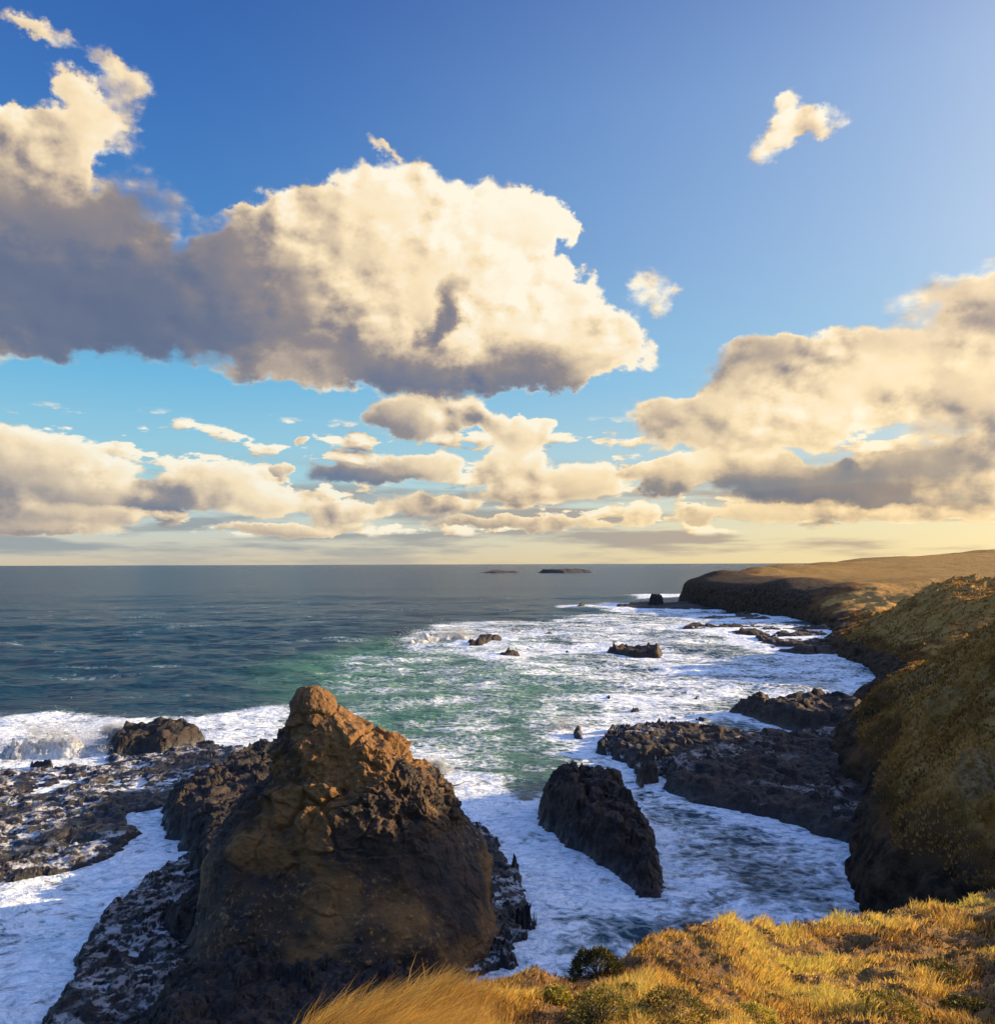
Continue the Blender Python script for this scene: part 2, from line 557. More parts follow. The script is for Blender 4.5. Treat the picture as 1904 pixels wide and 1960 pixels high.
def mat_rock(name, c_dark, c_mid, c_light, scale=1.0, bump=0.35, wet=True, orange=0.0, foam_sheen=0.0, pool=0.0):
    m, g, b = new_mat(name)
    P = pos(g)
    x, y, z = g.sep(P)
    n1 = g.noise(P, 0.55 * scale, 6, 0.62)
    n2 = g.noise(P, 3.1 * scale, 7, 0.68)
    n3 = g.noise(P, 0.16 * scale, 3, 0.5)
    vc = g.voro(g.v('ADD', P, g.v('SCALE', g.noise(P, 2.0 * scale, 3, 0.6, color=True), 0.5)), 1.7 * scale, 'F1')
    c = g.mix(g.ss(n1, 0.36, 0.62), c_dark, c_mid)
    c = g.mix(g.m('MULTIPLY', g.ss(n2, 0.52, 0.70), g.ss(n3, 0.38, 0.60)), c, c_light)
    if orange:
        o = g.m('MULTIPLY', g.ss(g.noise(g.v('ADD', P, (31, 7, 2)), 0.2 * scale, 3, 0.5), 0.47, 0.60), orange)
        c = g.mix(o, c, (0.24, 0.105, 0.018))
    c = g.mix(g.ss(vc, 0.0, 0.22, 0.55, 0.0), c, (0.010, 0.008, 0.006))
    rough = 0.85
    if wet:
        wl = g.ss(g.m('ADD', z, g.m('MULTIPLY', n1, 1.2)), 0.9, 2.6, 1.0, 0.0)
        c = g.mix(wl, c, g.mix(1.0, c, (0.45, 0.40, 0.36), 'MULTIPLY'))
        rough = g.ss(wl, 0, 1, 0.85, 0.30)
    if foam_sheen:
        nf = g.noise(g.v('MULTIPLY', P, (0.8, 1.1, 1)), 0.9, 6, 0.68)
        big = g.noise(P, 0.14, 2, 0.5)
        nx, ny, nz = g.sep(g.n.new('ShaderNodeNewGeometry').outputs['Normal'])
        fl = g.m('MULTIPLY', g.ss(nf, 0.47, 0.56), g.m('MULTIPLY', g.ss(nz, 0.75, 0.93), g.ss(big, 0.42 + pool, 0.56 + pool)))
        fl = g.m('MULTIPLY', fl, foam_sheen)
        c = g.mix(fl, c, g.mix(g.ss(g.m('ADD', z, g.m('MULTIPLY', big, 1.4)), 1.3, 2.0), (0.66, 0.68, 0.70), (0.27, 0.22, 0.19)))  # low patches are foam; higher ones are wet-rock reflection painted tan
    g.put(b.inputs['Base Color'], c)
    g.put(b.inputs['Roughness'], rough)
    h = g.m('ADD', g.m('MULTIPLY', n1, 0.9), g.m('ADD', g.m('MULTIPLY', n2, 0.35), g.m('MULTIPLY', g.m('MINIMUM', vc, 0.35), 0.8)))
    g.put(b.inputs['Normal'], g.bump(h, 1.0, bump))
    return m


def mat_land():
    m, g, b = new_mat('headland_turf_and_rock')
    P = pos(g)
    x, y, z = g.sep(P)
    N = g.n.new('ShaderNodeNewGeometry').outputs['Normal']
    nz = g.sep(N)[2]
    n1 = g.noise(P, 0.11, 5, 0.6)
    n2 = g.noise(P, 0.9, 7, 0.68)
    n3 = g.noise(P, 0.035, 3, 0.5)
    grass = g.mix(g.ss(n1, 0.38, 0.62), (0.28, 0.12, 0.020), (0.44, 0.205, 0.042))
    grass = g.mix(g.ss(n2, 0.45, 0.68), grass, (0.48, 0.27, 0.08))
    grass = g.mix(g.ss(n2, 0.36, 0.46, 0.75, 0.0), grass, (0.12, 0.060, 0.014))
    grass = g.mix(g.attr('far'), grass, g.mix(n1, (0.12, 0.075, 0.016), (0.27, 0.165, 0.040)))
    sunny = g.m('MULTIPLY', g.attr('sunny'), g.ss(n2, 0.3, 0.55, 0.5, 1.0))  # golden sunlight on the middle hill, painted as a paler grass colour
    grass = g.mix(sunny, grass, (0.48, 0.265, 0.075))
    tan = g.m('MULTIPLY', g.ss(g.noise(g.v('MULTIPLY', P, (1, 1, 0.45)), 0.16, 5, 0.62), 0.50, 0.62), g.m('SUBTRACT', 1.0, g.attr('sunny')))
    grass = g.mix(g.m('MULTIPLY', tan, 0.75), grass, g.mix(g.ss(g.noise(P, 1.9, 5, 0.7), 0.4, 0.6), (0.10, 0.06, 0.025), (0.38, 0.26, 0.13)))
    soil = g.mix(n2, (0.075, 0.034, 0.011), (0.19, 0.085, 0.028))
    rock = g.mix(g.ss(n2, 0.38, 0.62), (0.022, 0.014, 0.009), (0.085, 0.050, 0.026))
    bare = g.attr('bare')
    t = g.m('ADD', bare, g.m('MULTIPLY', g.m('SUBTRACT', n1, 0.5), 1.0))
    c = g.mix(g.ss(t, 0.42, 0.62), grass, soil)
    c = g.mix(g.ss(t, 0.70, 0.90), c, rock)
    g.put(b.inputs['Base Color'], c)
    b.inputs['Roughness'].default_value = 0.95
    b.inputs['Specular IOR Level'].default_value = 0.15
    h = g.m('ADD', g.m('MULTIPLY', n2, 0.8), g.m('MULTIPLY', g.noise(P, 4.0, 5, 0.7), 0.3))
    g.put(b.inputs['Normal'], g.bump(h, 1.0, 0.9))
    return m


def mat_cliff_top():
    m, g, b = new_mat('clifftop_soil')
    P = pos(g)
    n1 = g.noise(P, 0.8, 5, 0.6)
    n2 = g.noise(P, 7.0, 7, 0.7)
    c = g.mix(g.ss(n1, 0.40, 0.60), (0.13, 0.050, 0.012), (0.22, 0.115, 0.022))
    c = g.mix(g.ss(n2, 0.35, 0.62, 0.8, 0.0), c, (0.045, 0.030, 0.010))
    g.put(b.inputs['Base Color'], c)
    b.inputs['Roughness'].default_value = 0.95
    g.put(b.inputs['Normal'], g.bump(g.m('ADD', n1, g.m('MULTIPLY', n2, 0.5)), 1.0, 0.10))
    return m


def mat_blade(name, stops, trans=0.45):
    m, g, b = new_mat(name)
    f = g.attr('tint')
    c = g.ramp(f, stops)
    t = m.node_tree
    g.put(b.inputs['Base Color'], c)
    b.inputs['Roughness'].default_value = 0.6
    b.inputs['Specular IOR Level'].default_value = 0.25
    tr = g.n.new('ShaderNodeBsdfTranslucent')
    g.put(tr.inputs[0], c)
    mx = g.n.new('ShaderNodeMixShader')
    mx.inputs[0].default_value = trans
    t.links.new(b.outputs[0], mx.inputs[1])
    t.links.new(tr.outputs[0], mx.inputs[2])
    t.links.new(mx.outputs[0], g.n['Material Output'].inputs[0])
    return m


def mat_spray():
    m, g, b = new_mat('white_water')
    tr = g.n.new('ShaderNodeBsdfTranslucent')
    tr.inputs[0].default_value = (0.95, 0.96, 0.97, 1)
    mx = g.n.new('ShaderNodeMixShader')
    mx.inputs[0].default_value = 0.5
    g.l.new(b.outputs[0], mx.inputs[1])
    g.l.new(tr.outputs[0], mx.inputs[2])
    g.l.new(mx.outputs[0], g.n['Material Output'].inputs[0])
    P = pos(g)
    n = g.noise(P, 1.6, 6, 0.7)
    g.put(b.inputs['Base Color'], g.mix(n, (0.80, 0.83, 0.85), (0.96, 0.96, 0.96)))
    b.inputs['Roughness'].default_value = 0.9
    b.inputs['Subsurface Weight'].default_value = 0.0
    g.put(b.inputs['Normal'], g.bump(n, 1.0, 0.5))
    return m


M_WATER = mat_water()
M_BASALT = mat_rock('dark_basalt', (0.0065, 0.0042, 0.0028), (0.027, 0.0155, 0.0088), (0.085, 0.054, 0.034), 1.0, 0.45)
M_REEF = mat_rock('wet_reef_basalt', (0.0045, 0.0028, 0.0018), (0.016, 0.009, 0.005), (0.065, 0.038, 0.022), 1.3, 0.5, foam_sheen=1.0)
M_TUFF = mat_rock('brown_tuff', (0.010, 0.006, 0.0035), (0.046, 0.021, 0.0075), (0.32, 0.18, 0.05), 1.0, 0.45, orange=0.6)
M_BROWN = mat_rock('brown_basalt', (0.011, 0.0055, 0.0028), (0.040, 0.019, 0.0075), (0.12, 0.064, 0.026), 0.8, 0.5)
M_PLAT = mat_rock('platform_basalt', (0.008, 0.004, 0.002), (0.032, 0.015, 0.006), (0.085, 0.042, 0.017), 0.8, 0.5, foam_sheen=1.0, pool=0.10)
M_LAND = mat_land()
M_TOP = mat_cliff_top()
M_FOAM = mat_spray()

# ------------------------------------------------------------------ sea
FEET = []
FOAM = [  # outline in the picture, coverage, softness in metres
    ([(760, 1235), (860, 1200), (1060, 1195), (1180, 1178), (1300, 1172), (1480, 1190), (1560, 1250), (1680, 1300), (1680, 1370), (1500, 1430), (1300, 1500), (1200, 1540), (1100, 1480), (1020, 1420), (1000, 1380), (1040, 1330), (960, 1290), (860, 1270), (780, 1262)], .58, 6),
    ([(1180, 1290), (1640, 1270), (1700, 1330), (1650, 1390), (1350, 1350), (1180, 1350)], .67, 8),
    ([(640, 1270), (800, 1250), (1000, 1290), (1060, 1350), (1000, 1400), (1060, 1480), (1010, 1560), (860, 1540), (700, 1440), (640, 1340)], .40, 8),
    ([(540, 1370), (700, 1380), (860, 1440), (960, 1480), (1000, 1580), (860, 1560), (540, 1480)], .66, 5),
    ([(820, 1470), (940, 1500), (1010, 1560), (1130, 1660), (1230, 1740), (1230, 1775), (1080, 1800), (960, 1760), (920, 1640)], .90, 2.5),
    ([(1100, 1440), (1280, 1500), (1420, 1560), (1600, 1620), (1660, 1640), (1660, 1780), (1400, 1860), (1100, 1900), (960, 1860), (940, 1700), (1100, 1500)], .68, 2),
    ([(1560, 1610), (1680, 1610), (1680, 1760), (1560, 1760), (1590, 1690)], .84, 1.5),
    ([(1250, 1640), (1300, 1660), (1420, 1690), (1420, 1720), (1280, 1710)], .88, 1.5),
    ([(1020, 1820), (1120, 1800), (1160, 1860), (1060, 1900)], .80, 1.5),
    ([(-200, 1400), (100, 1372), (300, 1385), (540, 1360), (560, 1440), (420, 1470), (200, 1500), (-200, 1520)], .86, 4),
    ([(-200, 1450), (250, 1440), (560, 1440), (560, 1700), (350, 1660), (-200, 1720)], .70, 4),
    ([(-200, 1690), (120, 1690), (250, 1610), (290, 1560), (330, 1570), (370, 1620), (200, 1780), (150, 1860), (160, 1980), (-300, 2050)], .90, 1.2),
    ([(100, 1850), (300, 1700), (450, 1700), (420, 1900), (300, 2100), (0, 2150), (40, 1960)], .75, 2),
    ([(1210, 1140), (1330, 1136), (1330, 1150), (1230, 1152)], .95, 10),
]
CLEAR = [
    ([(1000, 1755), (1130, 1790), (1260, 1770), (1420, 1790), (1300, 1830), (1100, 1830)], .42, 2),
    ([(1280, 1500), (1420, 1570), (1500, 1640), (1480, 1700), (1330, 1690), (1280, 1600)], .50, 2),
    ([(1400, 1690), (1560, 1690), (1540, 1740), (1400, 1740)], .46, 2),
    ([(780, 1330), (980, 1330), (1010, 1390), (960, 1460), (800, 1420)], .48, 6),
]
AER = [(520, 1290), (760, 1230), (1000, 1240), (1150, 1330), (1080, 1450), (980, 1500), (820, 1460), (700, 1420), (560, 1340)]


def foam_cover(x, y):
    wx = x + 2.5 * fbm(x / 9, y / 9, 1.0, 3)
    wy = y + 4.0 * fbm(x / 9, y / 9, 5.0, 3)
    cov = np.zeros(x.shape)
    for pts, c, s in FOAM:
        pl = gpoly(pts)
        if pl[:, 1].max() < y.min():
            continue
        cov = np.maximum(cov, c * sst(sdpoly(wx, wy, pl), -s, s * 0.6))
    for pts, c, s in CLEAR:
        k = sst(sdpoly(wx, wy, gpoly(pts)), -s, s)
        cov = cov * (1 - k) + np.minimum(cov, c) * k
    for pl in FEET:      # white water wrapping the foot of every rock
        m_ = (x > pl[:, 0].min() - 8) & (x < pl[:, 0].max() + 8) & (y > pl[:, 1].min() - 12) & (y < pl[:, 1].max() + 12)
        if m_.any():
            w_ = 0.8 + pl[:, 1].mean() / 70
            sd_ = sdpoly(wx[m_], wy[m_], pl)
            cov[m_] = np.maximum(cov[m_], 0.88 * sst(sd_, -2.6 * w_, -0.3 * w_))
    bands = fbm(wx / 34, wy / 13, 6.0, 4, 0.55, True)
    cov = cov + 0.26 * (bands - 0.35) * sst(cov, 0.1, 0.4) * sst(y, 60, 100)
    return cov


def build_sea():
    rows = [30.0]
    while rows[-1] < 60000:
        D = rows[-1]
        rows.append(D + min(max(0.22, D * D / (F * EYE) * (0.5 if D < 600 else 0.9)), D * 0.09))
    rows = np.array(rows)
    u = np.linspace(-1.0, 1.3, 1150)
    D = np.repeat(rows[:, None], len(u), 1)
    X = D * u[None, :]
    sp = np.maximum(D * 0.002, np.gradient(rows)[:, None])
    z = np.zeros(X.shape)
    near = rows < 5000
    xs, ys, s = X[near], D[near], sp[near]
    zz = 0
    for lam, amp, sx, sy in ((260, 1.4, 0.4, 1.0), (70, 1.0, 0.5, 1.0), (27, 0.75, 0.5, 1.0), (12, 0.50, 0.55, 1.0), (5.4, 0.26, 0.7, 1.0), (2.4, 0.11, 0.9, 1.0), (1.2, 0.05, 1, 1)):
        n = perlin(xs / lam * sx, ys / lam * sy, lam) 
        n = 1 - 2.6 * np.abs(n)
        zz = zz + amp * n * sst(lam / s, 1.5, 4.0)
    z[near] = zz * 0.8
    calm = sst(D, 95, 170) * 0.75 + 0.25
    z = z * calm
    cov = np.zeros(X.shape)
    aer = np.zeros(X.shape)
    nf = rows < 620
    cov[nf] = foam_cover(X[nf], D[nf])
    aer[nf] = sst(sdpoly(X[nf], D[nf], gpoly(AER)), -14, 10)
    # a few whitecaps and swell lines outside the surf
    wc = fbm(X[near] / 30, D[near] / 14, 2.0, 4)
    cov[near] = np.maximum(cov[near], 0.30 * sst(wc, 0.05, 0.45) * sst(D[near], 700, 200))
    # the swell dies out in the sheltered channels
    co = np.stack([X, D, z], -1).reshape(-1, 3)
    o = mesh_np('sea', co, grid_faces(len(rows), len(u)), M_WATER, {'foam': cov, 'aerated': aer})
    return tag(o, kind='structure')



# ------------------------------------------------------------------ the mainland, right of the water
T_D = np.array([18, 30, 40, 50, 57, 64, 72, 80, 90, 100, 112, 125, 140, 156, 172, 188, 210, 235, 264, 300, 340, 380, 405, 420, 450, 480, 520, 600, 700, 900, 1200, 2000], float)
T_X = np.array([26, 24, 22.5, 22.5, 22.5, 27, 30.5, 32, 35, 39, 45, 51, 60, 68.5, 72, 72.5, 79, 91, 103, 109, 107, 98, 94, 93, 97, 112, 150, 205, 240, 400, 760, 1500], float)
T_P = {  # depth: rocky cliff height and width, grassy slope height and width
    18: (3, 3, 9, 20), 38: (3, 2, 11, 16), 52: (3, 1.2, 17, 12), 64: (3, 1.2, 17, 10), 78: (3, 1.4, 15, 10.5), 90: (3, 1.6, 12.5, 11), 103: (2.5, 1.6, 9.5, 12), 120: (2, 1.6, 5.0, 15),
    142: (2, 1.6, 6, 13), 162: (2, 1.6, 13.5, 10), 180: (2, 1.6, 15.5, 10), 200: (2.5, 2, 10.5, 17), 225: (3, 2, 5.5, 30), 280: (7, 2.5, 6, 34), 330: (11, 2.2, 5, 24),
    390: (12.5, 1.6, 3.5, 12), 420: (13, 1.5, 3, 9), 450: (13, 1.8, 3.5, 12), 500: (13, 3, 6, 20), 600: (13, 6, 12.5, 35), 700: (12, 6, 15, 40), 900: (12, 10, 21, 60), 2000: (12, 10, 24, 90)}


def land_height(D, t, X):
    k = sorted(T_P)
    a = [np.interp(D, k, [T_P[q][i] for q in k]) for i in range(4)]
    tt = np.maximum(t, 0)
    z = a[0] * (1 - np.exp(-tt / a[1])) + a[2] * (1 - (1 - np.minimum(tt / (2.3 * a[3]), 1)) ** 1.55)
    z = np.where(t < 0, t * 0.9, z)
    for bx, by, h, r in ((111, 428, 2.6, 9), (135, 434, 3.8, 13), (163, 470, 4.0, 22), (120, 350, 2.5, 11), (128, 310, 2.5, 12), (200, 560, 3, 22), (275, 700, 2.5, 30), (90, 72, 9, 26), (58, 60, 3, 14)):  # the tallest rise is an out-of-view hill added to shade the pyramid rock
        z = z + h * np.exp(-((X - bx) ** 2 + (D - by) ** 2) / (r * r)) * sst(t, 0, 8)
    z = z + 3.0 * sst(X / D, 0.485, 0.50) * sst(D, 840, 860)      # flat-topped rise on the skyline
    return z


def build_land():
    rows = [19.0]
    while rows[-1] < 1700:
        rows.append(rows[-1] + max(0.24, rows[-1] * 0.0042))
    rows = np.array(rows)
    T = np.concatenate([np.arange(-3, 26, 0.17), 26 + np.cumsum(0.2 * 1.055 ** np.arange(80))])
    xc = np.interp(rows, T_D, T_X)
    xc = np.convolve(np.pad(xc, 3, 'edge'), np.ones(7) / 7, 'valid')
    sc = np.maximum(1.0, rows / 130)
    D = np.repeat(rows[:, None], len(T), 1)
    t = T[None, :] * sc[:, None]
    jit = 2.3 * sc[:, None] ** 0.6 * fbm(D / (9 * sc[:, None] ** .5), D * 0, 3.0, 5, 0.55)
    X = xc[:, None] + t + jit * 1.4
    z = land_height(D, t, X)
    s = sc[:, None]
    up = sst(t, 0, 3 * s)
    # gullies running down the slopes, tussocks, rocky ledges low down
    gl = fbm(D / 11.0 + 0.3 * fbm(X / 9, D / 9, 1.0, 2), X / 30.0, 2.0, 4, 0.55, True)
    z = z + sst(t, 0, 8 * s) * (gl - 0.35) * 2.6 * np.minimum(s, 1.6) * sst(D, 360, 200) + up * 0.9 * fbm(D / 3.0, X / 9.0, 5.0, 3, 0.5, True) * sst(D, 300, 160)
    z = z + up * 0.42 * fbm(X / 1.6, D / 1.6, 9.0, 4, 0.6) * sst(D, 260, 110)
    z = z + up * 1.0 * fbm(X / 24, D / 24, 4.0, 4)
    low = sst(t, -1, 1) * sst(z, 7, 2)
    z = z + low * 0.75 * fbm(X / 2.2, D / 2.2, 1.0, 4, 0.6, True)
    # horizontal push of the face so that it is craggy
    X = X + (sst(z, 16, 6) * (1.4 * fbm(D / 4.5, z / 2.2, 6.0, 4, 0.6)) * np.minimum(s, 2.5))
    bare = sst(z + 3.5 * fbm(X / 9, D / 9, 2.0, 3), 12, 3) * 0.95
    cliff = sst(D, 270, 330) * sst(t + 6 * fbm(X / 20, D / 20, 1.0, 3), 15 * s, 5 * s) * 1.15 * sst(D, 560, 470)
    bare = np.clip(np.maximum(bare, cliff), 0, 1.2)
    bare = np.maximum(bare, 0.45 * sst(fbm(X / 12, D / 12, 7.0, 3), 0.1, 0.35))
    co = np.stack([X, D, z], -1).reshape(-1, 3)
    o = mesh_np('headland', co, grid_faces(len(rows), len(T)), M_LAND, {'bare': bare, 'far': 0.75 * sst(D, 230, 330), 'sunny': 0.8 * sst(D + 6 * fbm(X / 12, D / 12, 3.0, 3), 132, 148) * sst(D, 330, 260)})  # last mask: the distance band where sunlight is painted into the grass
    tag(o, kind='structure')
    return X, D, z, t, bare


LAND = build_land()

# ------------------------------------------------------------------ rocks and reefs
def reef(name, pts, h, mat, label, cat, group=None, edge=1.2, rough=1.0, step=None, zfun=None, z0=0.0, lam=3.0, jag=1.0, terr=0.0, peaky=False):
    """A rock rising out of the sea, its foot traced on the water plane."""
    pl = gpoly(pts, z0)
    mid = pl.mean(0)
    if mid[1] < 500:
        FEET.append(pl)
    x0, y0 = pl.min(0) - edge * 2 - 1
    x1, y1 = pl.max(0) + edge * 2 + 1
    if step is None:
        step = max(0.09, mid[1] / F * 1.3)
    stepy = step * min(4.0, max(1.3, mid[1] / EYE * 0.5))
    nx = int(min(700, max(24, (x1 - x0) / step)))
    ny = int(min(700, max(24, (y1 - y0) / stepy)))
    X, Y = np.meshgrid(np.linspace(x0, x1, nx), np.linspace(y0, y1, ny))
    wx = X + jag * 1.5 * fbm(X / lam, Y / lam, 2.0, 6, 0.66)
    wy = Y + jag * 2.2 * fbm(X / lam, Y / lam, 8.0, 6, 0.66)
    sd = sdpoly(wx, wy, pl)
    hh = h if zfun is None else zfun(X, Y)
    if peaky:
        w_ = max(2.0, min(x1 - x0, y1 - y0) * 0.35)
        dim = min(np.ptp(pl[:, 0]), np.ptp(pl[:, 1]))
        edge = min(max(edge * 0.7, 0.16 * dim), 0.34 * dim)
        hh = hh * np.clip(0.95 + 0.8 * fbm(X / w_, Y / w_, 12.0, 4, 0.5), 0.3, 1.4)
    m = sst(sd, -edge * 0.35, edge)
    z = -0.9 + m * (0.9 + hh)
    r = fbm(X / lam, Y / lam, 3.0, 5, 0.58, True)
    z = z + m * rough * (0.55 * r + 0.25 * fbm(X / (lam * .3), Y / (lam * .3), 5.0, 4, 0.6))
    if terr:
        q = z / terr + 0.35 * fbm(X / 4, Y / 4, 1.0, 2)
        z = z + 0.7 * terr * (np.floor(q) + sst(q - np.floor(q), 0.55, 0.95) - q)
    e1, r1 = cells(wx / (lam * .55), wy / (lam * .7), z / (lam * .5))
    e2, r2 = cells(wx / (lam * .2), wy / (lam * .25), z / (lam * .2), 30)
    z = z + m * rough * ((r1 - 0.5) * 0.9 * sst(e1, 0, 0.12) - 0.25 * sst(e1, 0.1, 0) + (r2 - 0.5) * 0.30 * sst(e2, 0, 0.15))
    ll = max(1.0, lam * 0.4)
    k = m * np.minimum(1, 0.25 * np.maximum(h, 1)) * ll * 0.75
    X, Y, z = (X + k * fbm(X / ll, Y / ll, z / ll * 1.3, 4, 0.62), Y + k * fbm(X / ll + 9, Y / ll, z / ll * 1.3, 4, 0.62), z + k * 0.35 * fbm(X / ll, Y / ll + 5, z / ll, 3))
    keep = z > -0.75
    co = np.stack([X, Y, z], -1).reshape(-1, 3)
    f = grid_faces(ny, nx, keep)
    co, f, _ = compact(co, f)
    o = mesh_np(name, co, f, mat)
    tag(o, label, cat, group)
    return origin_to(o, (mid[0], mid[1], 0))


def loft(name, levels, mat, label, cat, nth=420, nz=300, amp=0.5, lam=2.0, up_amp=1.0, crag=None, seed=0.0):
    """levels: z, x centre, y centre, x radius, y radius; a rock turned out of stacked rings."""
    L = np.array(sorted(levels), float)
    zz = np.linspace(L[0, 0], L[-1, 0], nz)
    c = [np.interp(zz, L[:, 0], L[:, i]) for i in range(1, 5)]
    th = np.linspace(0, 2 * math.pi, nth, endpoint=False)
    Z = np.repeat(zz[:, None], nth, 1)
    ct, s_ = np.cos(th)[None, :], np.sin(th)[None, :]
    e = 0.82
    X = c[0][:, None] + c[2][:, None] * np.sign(ct) * np.abs(ct) ** e
    Y = c[1][:, None] + c[3][:, None] * np.sign(s_) * np.abs(s_) ** e
    a = amp if crag is None else amp * crag(X, Y, Z)
    rr = np.minimum(c[2], c[3])[:, None]
    big = fbm(X / (lam * 2.6) + seed, Y / (lam * 2.6), Z / (lam * 2.6), 3) * 1.5
    mid_ = fbm(X / lam + seed, Y / lam, Z / lam * 1.15, 5, 0.52, True) - 0.3
    fin = fbm(X / (lam * 0.28) + seed, Y / (lam * 0.28), Z / (lam * 0.28), 4, 0.6)
    # outward normal of the smooth loft
    Pn = np.stack([X, Y, Z], -1)
    du = np.roll(Pn, -1, 1) - np.roll(Pn, 1, 1)
    dv = np.gradient(Pn, axis=0)
    nn = np.cross(du, dv)
    nn /= np.linalg.norm(nn, axis=2)[..., None] + 1e-9
    nn[:, :, 2] = np.maximum(nn[:, :, 2], -0.2)
    wx_, wy_, wz_ = (v + 0.5 * fbm(X / lam + k_, Y / lam, Z / lam, 3) for v, k_ in ((X, 3.0), (Y, 9.0), (Z, 15.0)))
    e1, r1 = cells(wx_ / (lam * .9), wy_ / (lam * .9), wz_ / (lam * .8))
    e2, r2 = cells(wx_ / (lam * .33), wy_ / (lam * .33), wz_ / (lam * .28), 40)
    blk = (r1 - 0.5) * sst(e1, 0.0, 0.14) * 1.0 + (r2 - 0.5) * sst(e2, 0.0, 0.16) * 0.36 - 0.22 * sst(e1, 0.12, 0.0)
    d = big * 0.75 * np.clip(rr / 5.0 - 0.25, 0.0, 1) + (mid_ * 0.42 * a + blk * 0.95 * a + fin * 0.26 * a) * np.clip(rr / 3.4, 0.42, 1)
    X = X + nn[..., 0] * d
    Y = Y + nn[..., 1] * d
    Z = Z + nn[..., 2] * d
    co = np.stack([X, Y, Z], -1).reshape(-1, 3)
    f = grid_faces(nz, nth, wrap=True)
    top = np.array([[X[-1].mean(), Y[-1].mean(), Z[-1].mean() + 0.1]])
    co = np.concatenate([co, top])
    ti = len(co) - 1
    b = (nz - 1) * nth
    i = np.arange(nth)
    cap = np.stack([b + i, b + (i + 1) % nth, np.full(nth, ti), np.full(nth, ti)], -1)
    me = mesh_np(name, co, f, mat)
    # close the top with a fan in the same mesh
    import bmesh
    bm = bmesh.new()
    bm.from_mesh(me.data)
    bm.verts.ensure_lookup_table()
    for q in cap:
        fc = bm.faces.new((bm.verts[q[0]], bm.verts[q[1]], bm.verts[ti]))
        fc.smooth = True
    bm.normal_update()
    bm.to_mesh(me.data)
    bm.free()
    tag(me, label, cat)
    return origin_to(me, (L[0, 1], L[0, 2], 0))


# the great pyramid rock: rows of the picture with its left and right outline, at 52 m
PD = 51.0
PROF = [(1318, 580, 604, 0.7), (1327, 562, 618, 1.0), (1348, 552, 634, 1.5), (1375, 547, 662, 2.0), (1400, 545, 704, 2.4), (1425, 528, 752, 3.0), (1450, 514, 790, 3.4),
        (1480, 510, 832, 4.0), (1510, 500, 856, 4.6), (1540, 462, 868, 5.4), (1580, 412, 890, 6.3), (1620, 390, 920, 7.0), (1660, 384, 938, 7.8), (1700, 384, 946, 8.6),
        (1740, 372, 952, 9.3), (1770, 350, 956, 9.8), (1810, 330, 958, 10.4)]
lv = []
for Y, xl, xr, ry in PROF:
    z = EYE - (Y * K - HZ) / F * PD
    a, b_ = ((xl * K - CXP) / F * PD, (xr * K - CXP) / F * PD)
    # the bulk leans towards the camera with depth
    lv.append((z, (a + b_) / 2, PD + 1.0 - ry * 0.12, (b_ - a) / 2 * 0.97, ry))
loft('pyramid_rock', lv, M_TUFF, 'huge brown pyramid-shaped sea stack with a craggy sunlit crown, tallest rock in the water', 'rock',
     nth=720, nz=520, amp=0.66, lam=2.0, crag=lambda X, Y, Z: 0.34 + 1.0 * sst(Z + 1.3 * fbm(X / 3, Y / 3, Z / 3, 2), 5.2, 8.0))

reef('sea_stack', [(1025, 1590), (1022, 1560), (1110, 1548), (1200, 1560), (1262, 1640), (1285, 1720), (1272, 1748), (1215, 1742), (1150, 1680), (1080, 1640)], 3.9, M_BROWN,
     'dark wedge-shaped sea stack standing in the foaming cove beside the huge pyramid rock', 'rock', edge=2.1, rough=1.1, step=0.09, lam=2.6, jag=0.7,
     zfun=lambda X, Y: 2.5 + 1.7 * sst(Y, 55, 75))

# black shelves round the pyramid rock
reef('reef_shelf', [(-250, 1480), (40, 1478), (180, 1470), (210, 1450), (330, 1420), (430, 1430), (520, 1440), (560, 1500), (560, 1640), (380, 1640), (330, 1600), (310, 1560), (250, 1570), (285, 1600), (240, 1640), (120, 1690), (-250, 1740)],
     0.75, M_REEF, 'broad wet black rock shelf streaked with foam, on the far side of the left channel', 'reef', edge=1.5, rough=0.5, lam=3.4, step=0.12, terr=0.3)
reef('reef_shelf', [(120, 1850), (190, 1760), (300, 1670), (360, 1640), (560, 1660), (620, 1960), (560, 2200), (-100, 2200), (60, 1980)], 1.0, M_REEF,
     'foam-speckled black rock shelf below the pyramid rock at the lower left', 'reef', edge=1.2, rough=0.6, lam=2.6, step=0.08, terr=0.25)
reef('boulder', [(190, 1440), (230, 1420), (330, 1412), (400, 1425), (330, 1452), (200, 1456)], 2.3, M_BASALT, 'flat-topped black rock standing in surf on the left shelf', 'rock', edge=1.4, rough=0.8, lam=3.0, peaky=True)
reef('rock_ledge', [(300, 1560), (420, 1490), (520, 1450), (600, 1500), (600, 1720), (420, 1760), (340, 1700), (350, 1640), (310, 1610)], 2.6, M_BASALT,
     'low black ledge joining the pyramid rock to the shelf on its left', 'reef', edge=2.0, rough=1.0, lam=3.0, step=0.11)
reef('rock_ledge', [(300, 1780), (420, 1720), (700, 1800), (820, 1960), (700, 2200), (260, 2200), (250, 1960), (420, 1900), (310, 1830)], 2.2, M_BASALT,
     'black shadowed ledge at the near foot of the pyramid rock', 'reef', edge=1.4, rough=1.0, lam=2.6, step=0.09)
reef('reef_shelf', [(900, 1560), (940, 1600), (975, 1640), (1010, 1700), (1035, 1780), (1010, 1850), (940, 1900), (860, 1900), (880, 1700)], 0.75, M_REEF,
     'narrow broken reef along the right foot of the pyramid rock', 'reef', edge=1.0, rough=0.5, lam=1.9, step=0.08)

